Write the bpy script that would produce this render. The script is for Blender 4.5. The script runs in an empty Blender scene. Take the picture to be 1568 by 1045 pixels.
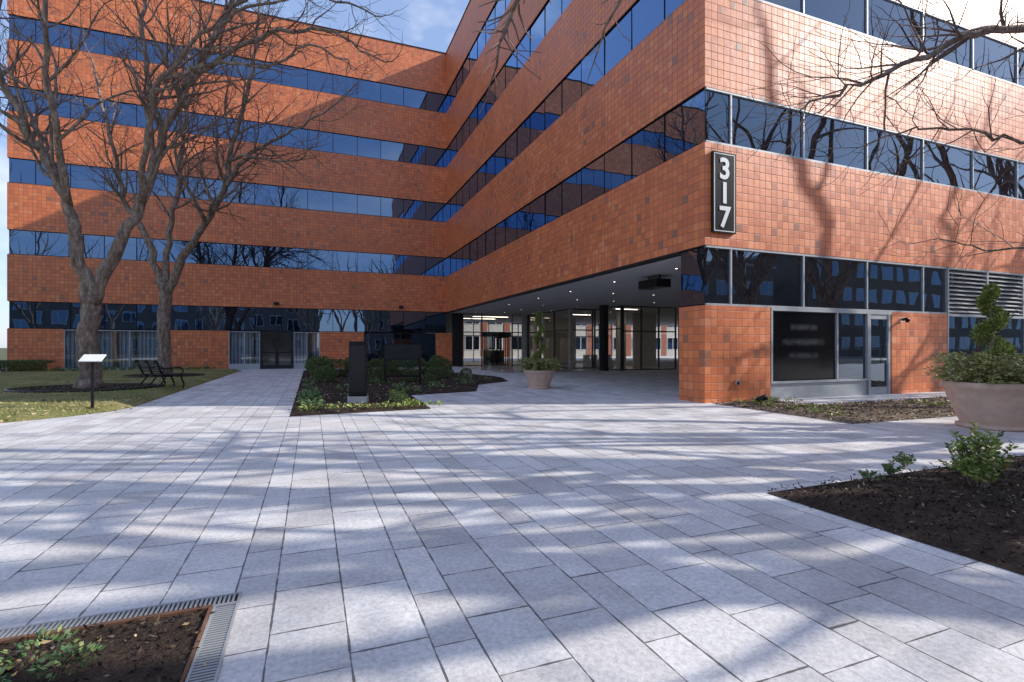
import bpy, math, random
from mathutils import Vector, Matrix, noise, geometry
R = random.Random(7)
sc = bpy.context.scene
sc.view_settings.view_transform = 'Standard'
sc.view_settings.look = 'None'
sc.view_settings.exposure = 0

# ---------------------------------------------------------------- frames
P0 = Vector((4.735, 12.57, 0.0))          # near street corner of the building
ANG = math.atan2(0.3657, 0.9307)
FR = Matrix.Translation(P0) @ Matrix.Rotation(ANG, 4, 'Z')   # building / plaza grid frame
def W(u, v, z=0.0):
    return FR @ Vector((u, v, z))
LB = 25.88      # length of the wing
LA = 24.36      # length of back facade

# ---------------------------------------------------------------- materials
def new_mat(name):
    m = bpy.data.materials.new(name); m.use_nodes = True
    nt = m.node_tree; nt.nodes.clear()
    return m, nt
class N:
    def __init__(s, nt): s.nt = nt
    def link(s, a, b): s.nt.links.new(a, b)
    def math(s, op, a, b=None, c=None, clamp=False):
        n = s.nt.nodes.new('ShaderNodeMath'); n.operation = op; n.use_clamp = clamp
        for i, x in enumerate((a, b, c)):
            if x is None: continue
            if isinstance(x, (int, float)): n.inputs[i].default_value = x
            else: s.nt.links.new(x, n.inputs[i])
        return n.outputs[0]
    def mix(s, fac, a, b, bt='MIX'):
        n = s.nt.nodes.new('ShaderNodeMix'); n.data_type = 'RGBA'; n.blend_type = bt
        for sock, x in ((n.inputs[0], fac), (n.inputs[6], a), (n.inputs[7], b)):
            if isinstance(x, (int, float)): sock.default_value = x
            elif isinstance(x, (tuple, list)): sock.default_value = (*x[:3], 1)
            else: s.nt.links.new(x, sock)
        return n.outputs[2]
    def ramp(s, fac, stops, interp='LINEAR'):
        n = s.nt.nodes.new('ShaderNodeValToRGB'); n.color_ramp.interpolation = interp
        e = n.color_ramp.elements
        while len(e) < len(stops): e.new(0.5)
        for i, (p, c) in enumerate(stops):
            e[i].position = p
            e[i].color = (*c, 1) if isinstance(c, (tuple, list)) else (c, c, c, 1)
        s.nt.links.new(fac, n.inputs[0]); return n.outputs[0]
    def noise(s, vec, scale, detail=3, rough=.55):
        n = s.nt.nodes.new('ShaderNodeTexNoise'); n.inputs['Scale'].default_value = scale
        n.inputs['Detail'].default_value = detail; n.inputs['Roughness'].default_value = rough
        if vec is not None: s.nt.links.new(vec, n.inputs['Vector'])
        return n.outputs['Fac']
    def bump(s, h, strength=.3, dist=.02):
        n = s.nt.nodes.new('ShaderNodeBump'); n.inputs['Strength'].default_value = strength
        n.inputs['Distance'].default_value = dist; s.nt.links.new(h, n.inputs['Height']); return n.outputs[0]
    def principled(s, col, rough=.6, metal=0., spec=.5, normal=None):
        p = s.nt.nodes.new('ShaderNodeBsdfPrincipled'); o = s.nt.nodes.new('ShaderNodeOutputMaterial')
        if isinstance(col, (tuple, list)): p.inputs['Base Color'].default_value = (*col[:3], 1)
        else: s.nt.links.new(col, p.inputs['Base Color'])
        if isinstance(rough, (int, float)): p.inputs['Roughness'].default_value = rough
        else: s.nt.links.new(rough, p.inputs['Roughness'])
        p.inputs['Metallic'].default_value = metal
        p.inputs['Specular IOR Level'].default_value = spec
        if normal is not None: s.nt.links.new(normal, p.inputs['Normal'])
        s.nt.links.new(p.outputs[0], o.inputs[0]); return p
    def obj(s):
        return s.nt.nodes.new('ShaderNodeTexCoord').outputs['Object']

def m_plain(name, col, rough=.55, metal=0., var=.15, scale=6., bump=0., spec=.5):
    m, nt = new_mat(name); n = N(nt); o = n.obj()
    f = n.noise(o, scale, 2)
    c = n.ramp(f, [(.3, tuple(x*(1-var) for x in col)), (.7, tuple(min(1, x*(1+var)) for x in col))])
    nm = n.bump(n.noise(o, scale*6, 2), bump, .01) if bump else None
    n.principled(c, rough, metal, spec, nm); return m

def m_tile(name):
    m, nt = new_mat(name); n = N(nt); o = n.obj()
    sp = nt.nodes.new('ShaderNodeSeparateXYZ'); n.link(o, sp.inputs[0])
    s = n.math('ADD', sp.outputs[0], sp.outputs[1]); tw, th = .20, .20
    sx = n.math('DIVIDE', s, tw); tz = n.math('DIVIDE', n.math('ADD', sp.outputs[2], .1), th)
    cb = nt.nodes.new('ShaderNodeCombineXYZ')
    n.link(n.math('FLOOR', sx), cb.inputs[0]); n.link(n.math('FLOOR', tz), cb.inputs[1])
    wn = nt.nodes.new('ShaderNodeTexWhiteNoise'); wn.noise_dimensions = '2D'; n.link(cb.outputs[0], wn.inputs['Vector'])
    rnd = wn.outputs['Value']
    big = n.noise(o, .45, 3)
    thr = n.math('ADD', rnd, n.math('MULTIPLY', n.math('SUBTRACT', big, .5), .12))
    col = n.ramp(thr, [(0, (.36, .15, .085)), (.012, (.46, .16, .075)), (.045, (.66, .165, .05)), (.5, (.79, .20, .055)), (.93, (.87, .25, .072)), (1, (.86, .30, .13))])
    col = n.mix(1., col, n.ramp(big, [(.3, (.84, .83, .82)), (.7, (1.05, 1.05, 1.05))]), 'MULTIPLY')
    dx = n.math('MULTIPLY', n.math('PINGPONG', sx, .5), tw); dz = n.math('MULTIPLY', n.math('PINGPONG', tz, .5), th)
    d = n.math('MINIMUM', dx, dz)
    g = n.ramp(n.math('MULTIPLY', d, 50), [(.34, 1.), (.58, 0.)])
    col = n.mix(n.math('MULTIPLY', g, .85), col, (.34, .135, .075))
    h = n.math('ADD', n.math('SUBTRACT', 1., g), n.math('MULTIPLY', n.noise(o, 4, 1), 1.6))
    nm = n.bump(h, .45, .008)
    rg = n.mix(g, n.ramp(rnd, [(0, .38), (1, .54)]), (.9, .9, .9))
    n.principled(col, rg, 0, .85, nm); return m

def m_paving(name):
    m, nt = new_mat(name); n = N(nt); o = n.obj()
    sp = nt.nodes.new('ShaderNodeSeparateXYZ'); n.link(o, sp.inputs[0])
    P = .92; b1, b2 = .21/P, .56/P      # three course widths: 21, 35 and 36 cm
    q = n.math('DIVIDE', n.math('ADD', sp.outputs[0], 9.4), P); fq = n.math('FLOOR', q); p = n.math('SUBTRACT', q, fq)
    fi = n.math('ADD', n.math('MULTIPLY', fq, 3), n.math('ADD', n.math('GREATER_THAN', p, b1), n.math('GREATER_THAN', p, b2)))
    du = n.math('MINIMUM', n.math('MINIMUM', p, n.math('SUBTRACT', 1, p)), n.math('MINIMUM', n.math('ABSOLUTE', n.math('SUBTRACT', p, b1)), n.math('ABSOLUTE', n.math('SUBTRACT', p, b2))))
    du = n.math('MULTIPLY', du, P)
    wn = nt.nodes.new('ShaderNodeTexWhiteNoise'); wn.noise_dimensions = '1D'; n.link(fi, wn.inputs['W'])
    off = n.math('MULTIPLY', wn.outputs['Value'], 3.7)
    L = n.math('ADD', .40, n.math('MULTIPLY', n.math('FRACT', n.math('MULTIPLY', wn.outputs['Value'], 7.3)), .38))
    # slab lengths vary inside a course as well
    warp = n.math('MULTIPLY', n.math('SINE', n.math('ADD', n.math('MULTIPLY', sp.outputs[1], 1.9), n.math('MULTIPLY', fi, 2.7))), .28)
    jv = n.math('ADD', n.math('ADD', n.math('DIVIDE', sp.outputs[1], L), off), warp); fj = n.math('FLOOR', jv)
    cb = nt.nodes.new('ShaderNodeCombineXYZ'); n.link(fi, cb.inputs[0]); n.link(fj, cb.inputs[1])
    w2 = nt.nodes.new('ShaderNodeTexWhiteNoise'); w2.noise_dimensions = '2D'; n.link(cb.outputs[0], w2.inputs['Vector'])
    nz = n.noise(o, 7, 2, .65)
    wob = n.math('MULTIPLY', n.math('SUBTRACT', nz, .5), .016)
    d = n.math('MINIMUM', du, n.math('MULTIPLY', n.math('PINGPONG', jv, .5), L))
    d = n.math('ADD', d, wob)
    g = n.ramp(n.math('MULTIPLY', d, 40), [(.09, 1.), (.24, 0.)])
    base = n.ramp(w2.outputs['Value'], [(0, (.56, .535, .52)), (.35, (.66, .635, .615)), (.85, (.75, .725, .705)), (1, (.66, .60, .56))])
    st = n.noise(o, 1.3, 4, .68)
    base = n.mix(1., base, n.ramp(st, [(.34, (.84, .83, .83)), (.58, (1.06, 1.06, 1.06))]), 'MULTIPLY')
    sm = n.noise(o, 34, 4, .78)
    base = n.mix(1., base, n.ramp(sm, [(.34, (.76, .75, .75)), (.60, (1.08, 1.08, 1.08))]), 'MULTIPLY')
    base = n.mix(n.math('MULTIPLY', n.ramp(nz, [(.62, 0.), (.78, 1.)]), .16), base, (.48, .41, .36))
    col = n.mix(n.math('MULTIPLY', g, .88), base, (.085, .078, .075))
    h = n.math('ADD', n.math('SUBTRACT', 1., g), n.math('ADD', n.math('MULTIPLY', sm, .8), n.math('MULTIPLY', nz, .9)))
    nm = n.bump(h, .6, .008)
    n.principled(col, .72, 0, .3, nm); return m

def m_glass(name, base=.28, tint=(.42, .64, 1.0), dark=(.008, .010, .014), k=.68):
    m, nt = new_mat(name); n = N(nt); o = n.obj()
    lw = nt.nodes.new('ShaderNodeLayerWeight'); lw.inputs[0].default_value = .5
    f = n.math('ADD', base, n.math('MULTIPLY', n.math('POWER', lw.outputs['Facing'], 2.0), k), clamp=True)
    gl = nt.nodes.new('ShaderNodeBsdfGlossy'); gl.inputs['Color'].default_value = (*tint, 1); gl.inputs['Roughness'].default_value = .008
    nm = n.bump(n.noise(o, .9, 1), .05, .06); n.link(nm, gl.inputs['Normal'])
    df = nt.nodes.new('ShaderNodeBsdfDiffuse'); df.inputs['Color'].default_value = (*dark, 1)
    mx = nt.nodes.new('ShaderNodeMixShader'); n.link(f, mx.inputs[0]); n.link(df.outputs[0], mx.inputs[1]); n.link(gl.outputs[0], mx.inputs[2])
    out = nt.nodes.new('ShaderNodeOutputMaterial'); n.link(mx.outputs[0], out.inputs[0]); return m

def m_clear(name, base=.10, tr=(.90, .92, .92)):
    m, nt = new_mat(name); n = N(nt)
    lw = nt.nodes.new('ShaderNodeLayerWeight'); lw.inputs[0].default_value = .5
    f = n.math('ADD', base, n.math('MULTIPLY', n.math('POWER', lw.outputs['Facing'], 3.), .8), clamp=True)
    gl = nt.nodes.new('ShaderNodeBsdfGlossy'); gl.inputs['Roughness'].default_value = .01
    t = nt.nodes.new('ShaderNodeBsdfTransparent'); t.inputs[0].default_value = (*tr, 1)
    mx = nt.nodes.new('ShaderNodeMixShader'); n.link(f, mx.inputs[0]); n.link(t.outputs[0], mx.inputs[1]); n.link(gl.outputs[0], mx.inputs[2])
    out = nt.nodes.new('ShaderNodeOutputMaterial'); n.link(mx.outputs[0], out.inputs[0]); return m

def m_emit(name, col, s):
    m, nt = new_mat(name); n = N(nt)
    e = nt.nodes.new('ShaderNodeEmission'); e.inputs[0].default_value = (*col, 1); e.inputs[1].default_value = s
    out = nt.nodes.new('ShaderNodeOutputMaterial'); n.link(e.outputs[0], out.inputs[0]); return m

def m_island(name, stops, rough=.6, spec=.4, patch=None):
    m, nt = new_mat(name); n = N(nt)
    g = nt.nodes.new('ShaderNodeNewGeometry')
    c = n.ramp(g.outputs['Random Per Island'], stops)
    if patch: c = n.mix(n.ramp(n.noise(n.obj(), .55, 3, .65), [(.42, 0.), (.60, .85)]), c, patch)
    n.principled(c, rough, 0, spec); return m

def m_ground(name, stops, sc1=3., bump=.6, scb=30., rough=.9):
    m, nt = new_mat(name); n = N(nt); o = n.obj()
    fb = n.noise(o, scb, 3, .7)
    f = n.math('ADD', n.math('MULTIPLY', n.noise(o, sc1, 3, .65), .5), n.math('MULTIPLY', fb, .5))
    c = n.ramp(f, stops)
    n.principled(c, rough, 0, .2, n.bump(fb, bump, .03)); return m

def m_blinds(name):
    m, nt = new_mat(name); n = N(nt); o = n.obj()
    sp = nt.nodes.new('ShaderNodeSeparateXYZ'); n.link(o, sp.inputs[0])
    f = n.math('FRACT', n.math('MULTIPLY', n.math('ADD', sp.outputs[0], sp.outputs[1]), 5.))
    c = n.ramp(f, [(0., (.10, .12, .14)), (.3, (.55, .60, .66)), (.65, (.74, .78, .82)), (1., (.18, .20, .23))])
    n.principled(c, .8); return m

TILE = m_tile('glazed_brick_tile'); PAVE = m_paving('stone_paving'); GLASS = m_glass('reflective_glass')
GLASSC = m_glass('reflective_glass_street', .13, (.66, .80, .98), k=.50)
CLEAR = m_clear('clear_glass'); CLEARB = m_clear('tinted_clear_glass', .22, (.62, .68, .72)); BLIND = m_blinds('vertical_blinds')
ALU = m_plain('aluminium_frame', (.40, .42, .44), .5, .3, .06)
DARKM = m_plain('dark_bronze_metal', (.030, .029, .029), .5, .2, .15, spec=.3)
JOINT = m_plain('silicone_joint', (.012, .012, .013), .8, 0, .1, spec=.1)
BLACK = m_plain('black_paint', (.012, .012, .013), .3, 0, .2, spec=.3)
WHITE = m_plain('white_paint', (.80, .80, .78), .5, 0, .03)
SOFF = m_plain('soffit_plaster', (.62, .61, .60), .8, 0, .05, 1.)
LITE = m_plain('interior_wall', (.60, .55, .48), .8, 0, .08, 1.)
FLOORM = m_plain('interior_floor', (.30, .29, .28), .25, 0, .2, 2.)
LOUV = m_plain('louver_grey', (.42, .43, .43), .5, .3, .08)
CONC = m_plain('concrete', (.42, .41, .39), .85, 0, .15, 5., .4)
STUC = m_plain('pale_stone', (.58, .55, .51), .85, 0, .1, 2.)
RUST = m_plain('rusty_steel', (.16, .075, .04), .85, 0, .3, 8.)
REDB = m_plain('red_brick_wall', (.36, .13, .085), .85, 0, .2, 3.)
POT = m_plain('terracotta_pot', (.66, .45, .34), .75, 0, .1, 7., .15)
MULCH = m_ground('mulch', [(.3, (.018, .011, .008)), (.5, (.055, .036, .026)), (.7, (.12, .085, .062))], 3, 1., 40)
SOIL = m_ground('dry_mulch', [(.3, (.06, .04, .03)), (.5, (.17, .125, .095)), (.72, (.32, .25, .19))], 3, 1., 30)
GRASS = m_ground('grass_ground', [(.32, (.10, .12, .03)), (.48, (.20, .20, .07)), (.62, (.38, .30, .15))], .8, .8, 25)
ASPH = m_ground('asphalt', [(.3, (.04, .04, .042)), (.7, (.075, .074, .074))], 2, .4, 60)
CHIP = m_island('mulch_chips', [(0, (.012, .008, .006)), (.6, (.045, .03, .022)), (.9, (.13, .095, .07)), (1, (.30, .24, .19))], .8, .2)
DRY = m_island('dry_leaves', [(0, (.24, .15, .08)), (.5, (.44, .32, .17)), (1, (.60, .50, .30))], .8, .2)
BLADE = m_island('grass_blades', [(0, (.10, .17, .03)), (.6, (.25, .33, .07)), (1, (.46, .42, .16))], .6, .3, (.44, .36, .18))
BOX = m_island('boxwood_leaves', [(0, (.03, .055, .018)), (.5, (.095, .14, .04)), (1, (.22, .28, .08))], .45)
LIME = m_island('yellowgreen_leaves', [(0, (.10, .16, .03)), (.5, (.26, .34, .07)), (.9, (.46, .50, .13)), (1, (.50, .36, .15))], .4)
GCOV = m_island('groundcover_leaves', [(0, (.05, .10, .035)), (.5, (.13, .22, .08)), (1, (.34, .40, .14))], .5)
CEDAR = m_island('cedar_boughs', [(0, (.14, .18, .05)), (.5, (.38, .40, .12)), (1, (.62, .58, .24))], .6)

def m_bark():
    m, nt = new_mat('bark'); n = N(nt); o = n.obj()
    mp = nt.nodes.new('ShaderNodeMapping'); mp.inputs['Scale'].default_value = (1, 1, .35); n.link(o, mp.inputs[0])
    f = n.noise(mp.outputs[0], 9, 4, .7)
    c = n.ramp(f, [(.3, (.10, .072, .055)), (.5, (.25, .18, .135)), (.7, (.48, .39, .32))])
    n.principled(c, .85, 0, .25, n.bump(f, 1., .05)); return m
BARK = m_bark()
TWIG = m_plain('twig_bark', (.20, .125, .09), .8, 0, .3, 3.)

# ---------------------------------------------------------------- mesh builder
class MB:
    def __init__(s): s.v = []; s.f = []; s.m = []; s.mats = []; s.sm = []
    def mi(s, mat):
        if mat not in s.mats: s.mats.append(mat)
        return s.mats.index(mat)
    def face(s, pts, mat, smooth=False):
        b = len(s.v); s.v.extend([tuple(p) for p in pts]); s.f.append(tuple(range(b, b+len(pts)))); s.m.append(s.mi(mat)); s.sm.append(smooth)
    def box(s, x0, x1, y0, y1, z0, z1, mat):
        if x0 > x1: x0, x1 = x1, x0
        if y0 > y1: y0, y1 = y1, y0
        b = len(s.v)
        s.v.extend([(x0,y0,z0),(x1,y0,z0),(x1,y1,z0),(x0,y1,z0),(x0,y0,z1),(x1,y0,z1),(x1,y1,z1),(x0,y1,z1)])
        k = s.mi(mat)
        for q in ((0,3,2,1),(4,5,6,7),(0,1,5,4),(1,2,6,5),(2,3,7,6),(3,0,4,7)):
            s.f.append(tuple(b+i for i in q)); s.m.append(k); s.sm.append(False)
    def tube(s, pts, rad, sides, mat, cap=True):
        k = s.mi(mat); b0 = len(s.v); n = len(pts)
        t = (pts[1]-pts[0]).normalized()
        a = t.orthogonal().normalized()
        for i, p in enumerate(pts):
            if i < n-1: t2 = (pts[i+1]-p)
            else: t2 = (p-pts[i-1])
            if t2.length > 1e-6: t = t2.normalized()
            a = (a - t*a.dot(t))
            a = a.normalized() if a.length > 1e-5 else t.orthogonal().normalized()
            bb = t.cross(a); r = rad[i]
            for j in range(sides):
                an = 2*math.pi*j/sides
                q = p + (a*math.cos(an)+bb*math.sin(an))*r
                s.v.append((q.x, q.y, q.z))
        for i in range(n-1):
            for j in range(sides):
                j2 = (j+1) % sides
                s.f.append((b0+i*sides+j, b0+i*sides+j2, b0+(i+1)*sides+j2, b0+(i+1)*sides+j)); s.m.append(k); s.sm.append(True)
        if cap and sides > 3:
            s.f.append(tuple(b0+j for j in reversed(range(sides)))); s.m.append(k); s.sm.append(False)
            s.f.append(tuple(b0+(n-1)*sides+j for j in range(sides))); s.m.append(k); s.sm.append(False)
    def lathe(s, c, prof, mat, seg=40):
        k = s.mi(mat); b0 = len(s.v)
        for r, z in prof:
            for j in range(seg):
                an = 2*math.pi*j/seg; s.v.append((c[0]+r*math.cos(an), c[1]+r*math.sin(an), c[2]+z))
        for i in range(len(prof)-1):
            for j in range(seg):
                j2 = (j+1) % seg
                s.f.append((b0+i*seg+j, b0+i*seg+j2, b0+(i+1)*seg+j2, b0+(i+1)*seg+j)); s.m.append(k); s.sm.append(True)
    def leaf(s, p, d, L, w, mat, rnd, tri=False):
        d = d.normalized(); side = d.cross(Vector((rnd.uniform(-1,1), rnd.uniform(-1,1), rnd.uniform(-1,1))))
        if side.length < 1e-4: side = d.orthogonal()
        side = side.normalized()*w*.5
        if tri: s.face([p-side, p+side, p+d*L], mat)
        else: s.face([p, p+d*L*.45+side, p+d*L, p+d*L*.45-side], mat)
    def obj(s, name, parent=None, frame=False, coll=True):
        me = bpy.data.meshes.new(name); me.from_pydata(s.v, [], s.f)
        for m in s.mats: me.materials.append(m)
        me.polygons.foreach_set('material_index', s.m); me.polygons.foreach_set('use_smooth', s.sm); me.update()
        o = bpy.data.objects.new(name, me); sc.collection.objects.link(o)
        if parent is not None: o.parent = parent
        elif frame: o.matrix_world = FR
        return o
def empty(name, frame=False, loc=None):
    e = bpy.data.objects.new(name, None); sc.collection.objects.link(e)
    if frame: e.matrix_world = FR
    if loc: e.location = loc
    return e
def inst(name, src, loc, rz=0., s=1.):
    o = bpy.data.objects.new(name, src.data); sc.collection.objects.link(o)
    o.location = loc; o.rotation_euler = (0, 0, rz); o.scale = (s, s, s) if isinstance(s, (int, float)) else s
    return o

# ---------------------------------------------------------------- building
BLD = empty('red_brick_office_building', frame=True)
ZB = [(3.90, 6.44)] + [(7.80+3.9*k, 10.34+3.9*k) for k in range(3)] + [(19.5, 22.4)]
ZW = [(6.44+3.9*k, 7.80+3.9*k) for k in range(4)]
UE = 46.0; VB = 40.0
br = MB(); T = .35
for z0, z1 in ZB:
    br.box(0, T, T, LB, z0, z1, TILE)
    br.box(0, UE, 0, T, z0, z1, TILE)
    br.box(-LA, T, LB, LB+T, z0, z1, TILE)
    br.box(-LA, -LA+T, LB+T, VB, z0, z1, TILE)
br.obj('brick_bands', BLD)
rf = MB()
rf.box(T+.01, UE, T+.01, VB, 22.0, 22.2, CONC); rf.box(-LA+T, T+.005, LB+T+.01, VB, 22.0, 22.2, CONC)
for k in range(5):
    z = 3.92+3.9*k
    rf.box(T+.02, UE, T+.02, VB, z, z+.3, SOFF); rf.box(-LA+T+.02, T+.01, LB+T+.02, VB, z, z+.3, SOFF)
rf.obj('floor_slabs', BLD)
co = MB()
co.box(-.04, .4, -.04, LB-.04, 22.4, 22.46, DARKM); co.box(.4, UE, -.04, .4, 22.4, 22.46, DARKM); co.box(-LA-.04, .4, LB-.04, LB+.4, 22.4, 22.46, DARKM)
co.obj('parapet_coping', BLD)

wg = MB(); fr = MB()
def strip(axis, a0, a1, z0, z1, inset, first, mod, frame_mat, mw, mat=GLASS):
    xs = [a0]; x = first
    while x < a1-.3:
        if x > a0+.2: xs.append(x)
        x += mod
    xs.append(a1)
    dd = .035 if frame_mat is ALU else .004
    for i in range(len(xs)-1):
        s, e = xs[i], xs[i+1]
        j = [R.uniform(-.006, .006) for _ in range(4)]
        if axis == 'u': pts = [(s, inset+j[0], z0), (e, inset+j[1], z0), (e, inset+j[2], z1)]
        else: pts = [(inset+j[0], e, z0), (inset+j[1], s, z0), (inset+j[2], s, z1)]
        p0, p1, p2 = Vector(pts[0]), Vector(pts[1]), Vector(pts[2]); p3 = p0+(p2-p1)
        wg.face([p0, p1, p2, p3], mat)
        if i > 0:
            if axis == 'u': fr.box(s-mw/2, s+mw/2, inset-dd-.014, inset+.04, z0+.05, z1-.05, frame_mat)
            else: fr.box(inset-.018, inset+.04, s-mw/2, s+mw/2, z0+.03, z1-.03, frame_mat)
    h = .05 if frame_mat is ALU else .03
    if axis == 'u':
        fr.box(a0, a1, inset-.055, inset+.03, z0, z0+h, frame_mat); fr.box(a0, a1, inset-.055, inset+.03, z1-h, z1, frame_mat)
    else:
        fr.box(inset-.035, inset+.03, a0, a1, z0, z0+.03, frame_mat); fr.box(inset-.035, inset+.03, a0, a1, z1-.03, z1, frame_mat)
for z0, z1 in ZW:
    strip('v', .06, LB+.06, z0, z1, .06, 1.6, 1.55, JOINT, .022)
    strip('u', .06, UE, z0, z1, .06, .86, 2.54, ALU, .045, GLASSC)
    strip('u', -LA+.06, .06, z0, z1, LB+.06, -LA+1.2, 1.55, JOINT, .03)
    strip('v', LB+.06, VB, z0, z1, -LA+.06, LB+2, 1.55, JOINT, .03)
strip('u', .06, 9.62, 2.42, 3.9, .06, .86, 2.54, ALU, .045, GLASSC)
strip('v', .06, .94, 2.42, 3.9, .06, 5, 1.6, JOINT, .03)
strip('u', -LA+.06, 0.0, 2.40, 3.9, LB+.06, -LA+1.2, 1.55, JOINT, .03)
g = MB()
g.box(0.002, 2.17, .002, .94, 0, 2.42, TILE)
g.box(6.98, 9.64, 0.002, .5, 0, 2.42, TILE)
g.box(-LA, -21.9, LB, LB+.4, 0, 2.4, TILE); g.box(-17.3, -13.75, LB, LB+.4, 0, 2.4, TILE)
g.box(-8.46, -5.69, LB, LB+.4, 0, 2.4, TILE); g.box(-.75, .45, LB, LB+.4, 0, 2.4, TILE)
g.box(-LA, -LA+.3, LB+.4, VB, 0, 2.4, TILE)
g.obj('brick_piers', BLD)
sf = MB()
sf.box(T, 16, T+.6, LB+12, 3.84, 3.899, SOFF)
sf.box(0.012, T, T+.6, LB, 3.86, 3.897, DARKM)
sf.obj('soffit', BLD)
cr = MB()
cr.box(.12, 2.16, .12, .93, 2.43, 3.83, DARKM)
cr.box(2.175, 16.0, .935, 1.1, 0, 3.83, CONC)
cr.box(12.1, 12.3, 1.1, 15.7, 0, 3.83, LITE)
cr.box(16.0, UE, 1.2, 1.3, 0, 3.83, DARKM)
cr.obj('inner_walls', BLD)

s = MB()
zf = .42
s.box(2.18, 5.96, .05, .3, 0, zf, ALU)
for a in (2.20, 4.66, 5.93): s.box(a, a+.06, .0, .12, zf, 2.42, ALU)
s.box(2.26, 5.93, .0, .12, zf, zf+.06, ALU); s.box(2.2, 6.98, -.004, .12, 2.34, 2.416, ALU)
s.box(2.27, 4.65, .055, .10, .50, 2.33, BLACK)
s.box(2.26, 4.66, .10, .13, zf+.06, 2.34, BLACK)
s.face([(4.72, .07, zf+.06), (5.93, .07, zf+.06), (5.93, .07, 2.34), (4.72, .07, 2.34)], GLASSC)
for a, b, c, d in ((5.99, 6.07, 0, 2.34), (6.84, 6.92, 0, 2.34)): s.box(a, b, .0, .1, c, d, ALU)
for a, b in ((.0, .22), (2.2, 2.34), (1.0, 1.06)): s.box(6.07, 6.84, .02, .08, a, b, ALU)
s.face([(6.07, .06, .2), (6.84, .06, .2), (6.84, .06, 2.22), (6.07, .06, 2.22)], GLASSC)
s.box(6.72, 6.75, -.06, -.03, .9, 1.5, ALU); s.box(6.72, 6.75, -.03, .02, .92, .95, ALU); s.box(6.72, 6.75, -.03, .02, 1.45, 1.48, ALU)
s.box(9.64, UE, .05, .3, 0, .45, ALU)
x = 9.66
while x < UE:
    s.box(x, x+.06, .0, .12, .45, 2.42, ALU); x += 2.2
s.box(9.66, UE, -.003, .13, 2.36, 2.44, ALU); s.box(9.66, UE, -.003, .13, .45, .52, ALU)
s.face([(9.7, .08, .5), (UE, .08, .5), (UE, .08, 2.4), (9.7, .08, 2.4)], GLASSC)
s.obj('storefront', BLD)
fm, nt_ = new_mat('display_board_film'); n_ = N(nt_); o_ = n_.obj()
sp_ = nt_.nodes.new('ShaderNodeSeparateXYZ'); n_.link(o_, sp_.inputs[0])
def bandz(z0, hh): return n_.math('SUBTRACT', 1., n_.math('DIVIDE', n_.math('ABSOLUTE', n_.math('SUBTRACT', sp_.outputs[2], z0)), hh), clamp=True)
def bandx(x0, hh): return n_.math('MULTIPLY', n_.math('SUBTRACT', 1., n_.math('DIVIDE', n_.math('ABSOLUTE', n_.math('SUBTRACT', sp_.outputs[0], x0)), hh), clamp=True), 5., clamp=True)
mk = n_.math('MAXIMUM', n_.math('MAXIMUM', n_.math('MULTIPLY', bandz(1.92, .11), bandx(3.45, .55)), n_.math('MULTIPLY', bandz(1.52, .12), bandx(3.45, .85))), n_.math('MULTIPLY', bandz(1.16, .11), bandx(3.45, .6)))
mk = n_.math('MULTIPLY', mk, n_.ramp(n_.noise(o_, 7, 2), [(.3, .4), (.6, 1.)]))
n_.principled(n_.mix(mk, (.006, .006, .007), (.075, .075, .08)), .12, 0, .3)
db = MB(); db.face([(2.3, .052, .52), (4.62, .052, .52), (4.62, .052, 2.31), (2.3, .052, 2.31)], fm); db.obj('display_board', BLD)
lv = MB()
lv.box(9.62, UE, .14, .2, 2.44, 3.9, BLACK)
x = 9.64
while x < UE: lv.box(x, x+.07, -.01, .13, 2.44, 3.895, LOUV); x += 2.1
z = 2.5
while z < 3.85:
    lv.face([(9.66, .0, z), (UE, .0, z), (UE, .12, z+.10), (9.66, .12, z+.10)], LOUV)
    lv.box(9.66, UE, -.003, .006, z-.012, z+.02, LOUV)
    z += .135
lv.box(9.64, UE, -.012, .13, 3.86, 3.898, LOUV)
lv.obj('ventilation_louvers', BLD)

b = MB()
def bay(u0, u1, n, z0, z1, matf, glass, blind=True, v=LB):
    w = (u1-u0)/n
    for i in range(n+1):
        x = u0+i*w; b.box(x-.03 if 0 < i < n else (x if i == 0 else x-.05), x+.03 if 0 < i < n else (x+.05 if i == 0 else x), v+.0, v+.1, z0+.05, z1-.05, matf)
    b.box(u0, u1, v+.0, v+.1, z1-.05, z1, matf); b.box(u0, u1, v+.0, v+.1, z0, z0+.05, matf)
    b.face([(u0, v+.06, z0+.03), (u1, v+.06, z0+.03), (u1, v+.06, z1-.03), (u0, v+.06, z1-.03)], glass)
    if blind:
        x = u0
        while x < u1:
            w_ = R.uniform(.5, 1.1); e_ = min(u1, x+w_)
            b.face([(x, v+.2, z0), (e_, v+.2, z0), (e_, v+.2, z1), (x, v+.2, z1)], BLIND); x = e_+R.choice((0, 0, .12, .3))
bay(-21.9, -17.3, 3, .12, 2.36, ALU, CLEARB); b.box(-21.9, -17.3, LB, LB+.3, 0, .12, CONC)
bay(-13.75, -12.0, 2, .3, 2.36, ALU, CLEARB); bay(-10.05, -8.46, 2, .3, 2.36, ALU, CLEARB)
b.box(-13.75, -12.0, LB, LB+.3, 0, .3, ALU); b.box(-10.05, -8.46, LB, LB+.3, 0, .3, ALU)
bay(-5.69, -.75, 4, .12, 2.36, DARKM, GLASS, False); b.box(-5.69, -.75, LB, LB+.3, 0, .12, DARKM)
for x in (-12.0, -11.07, -10.13): b.box(x, x+.08, LB-.01, LB+.12, 0, 2.38, DARKM)
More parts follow.
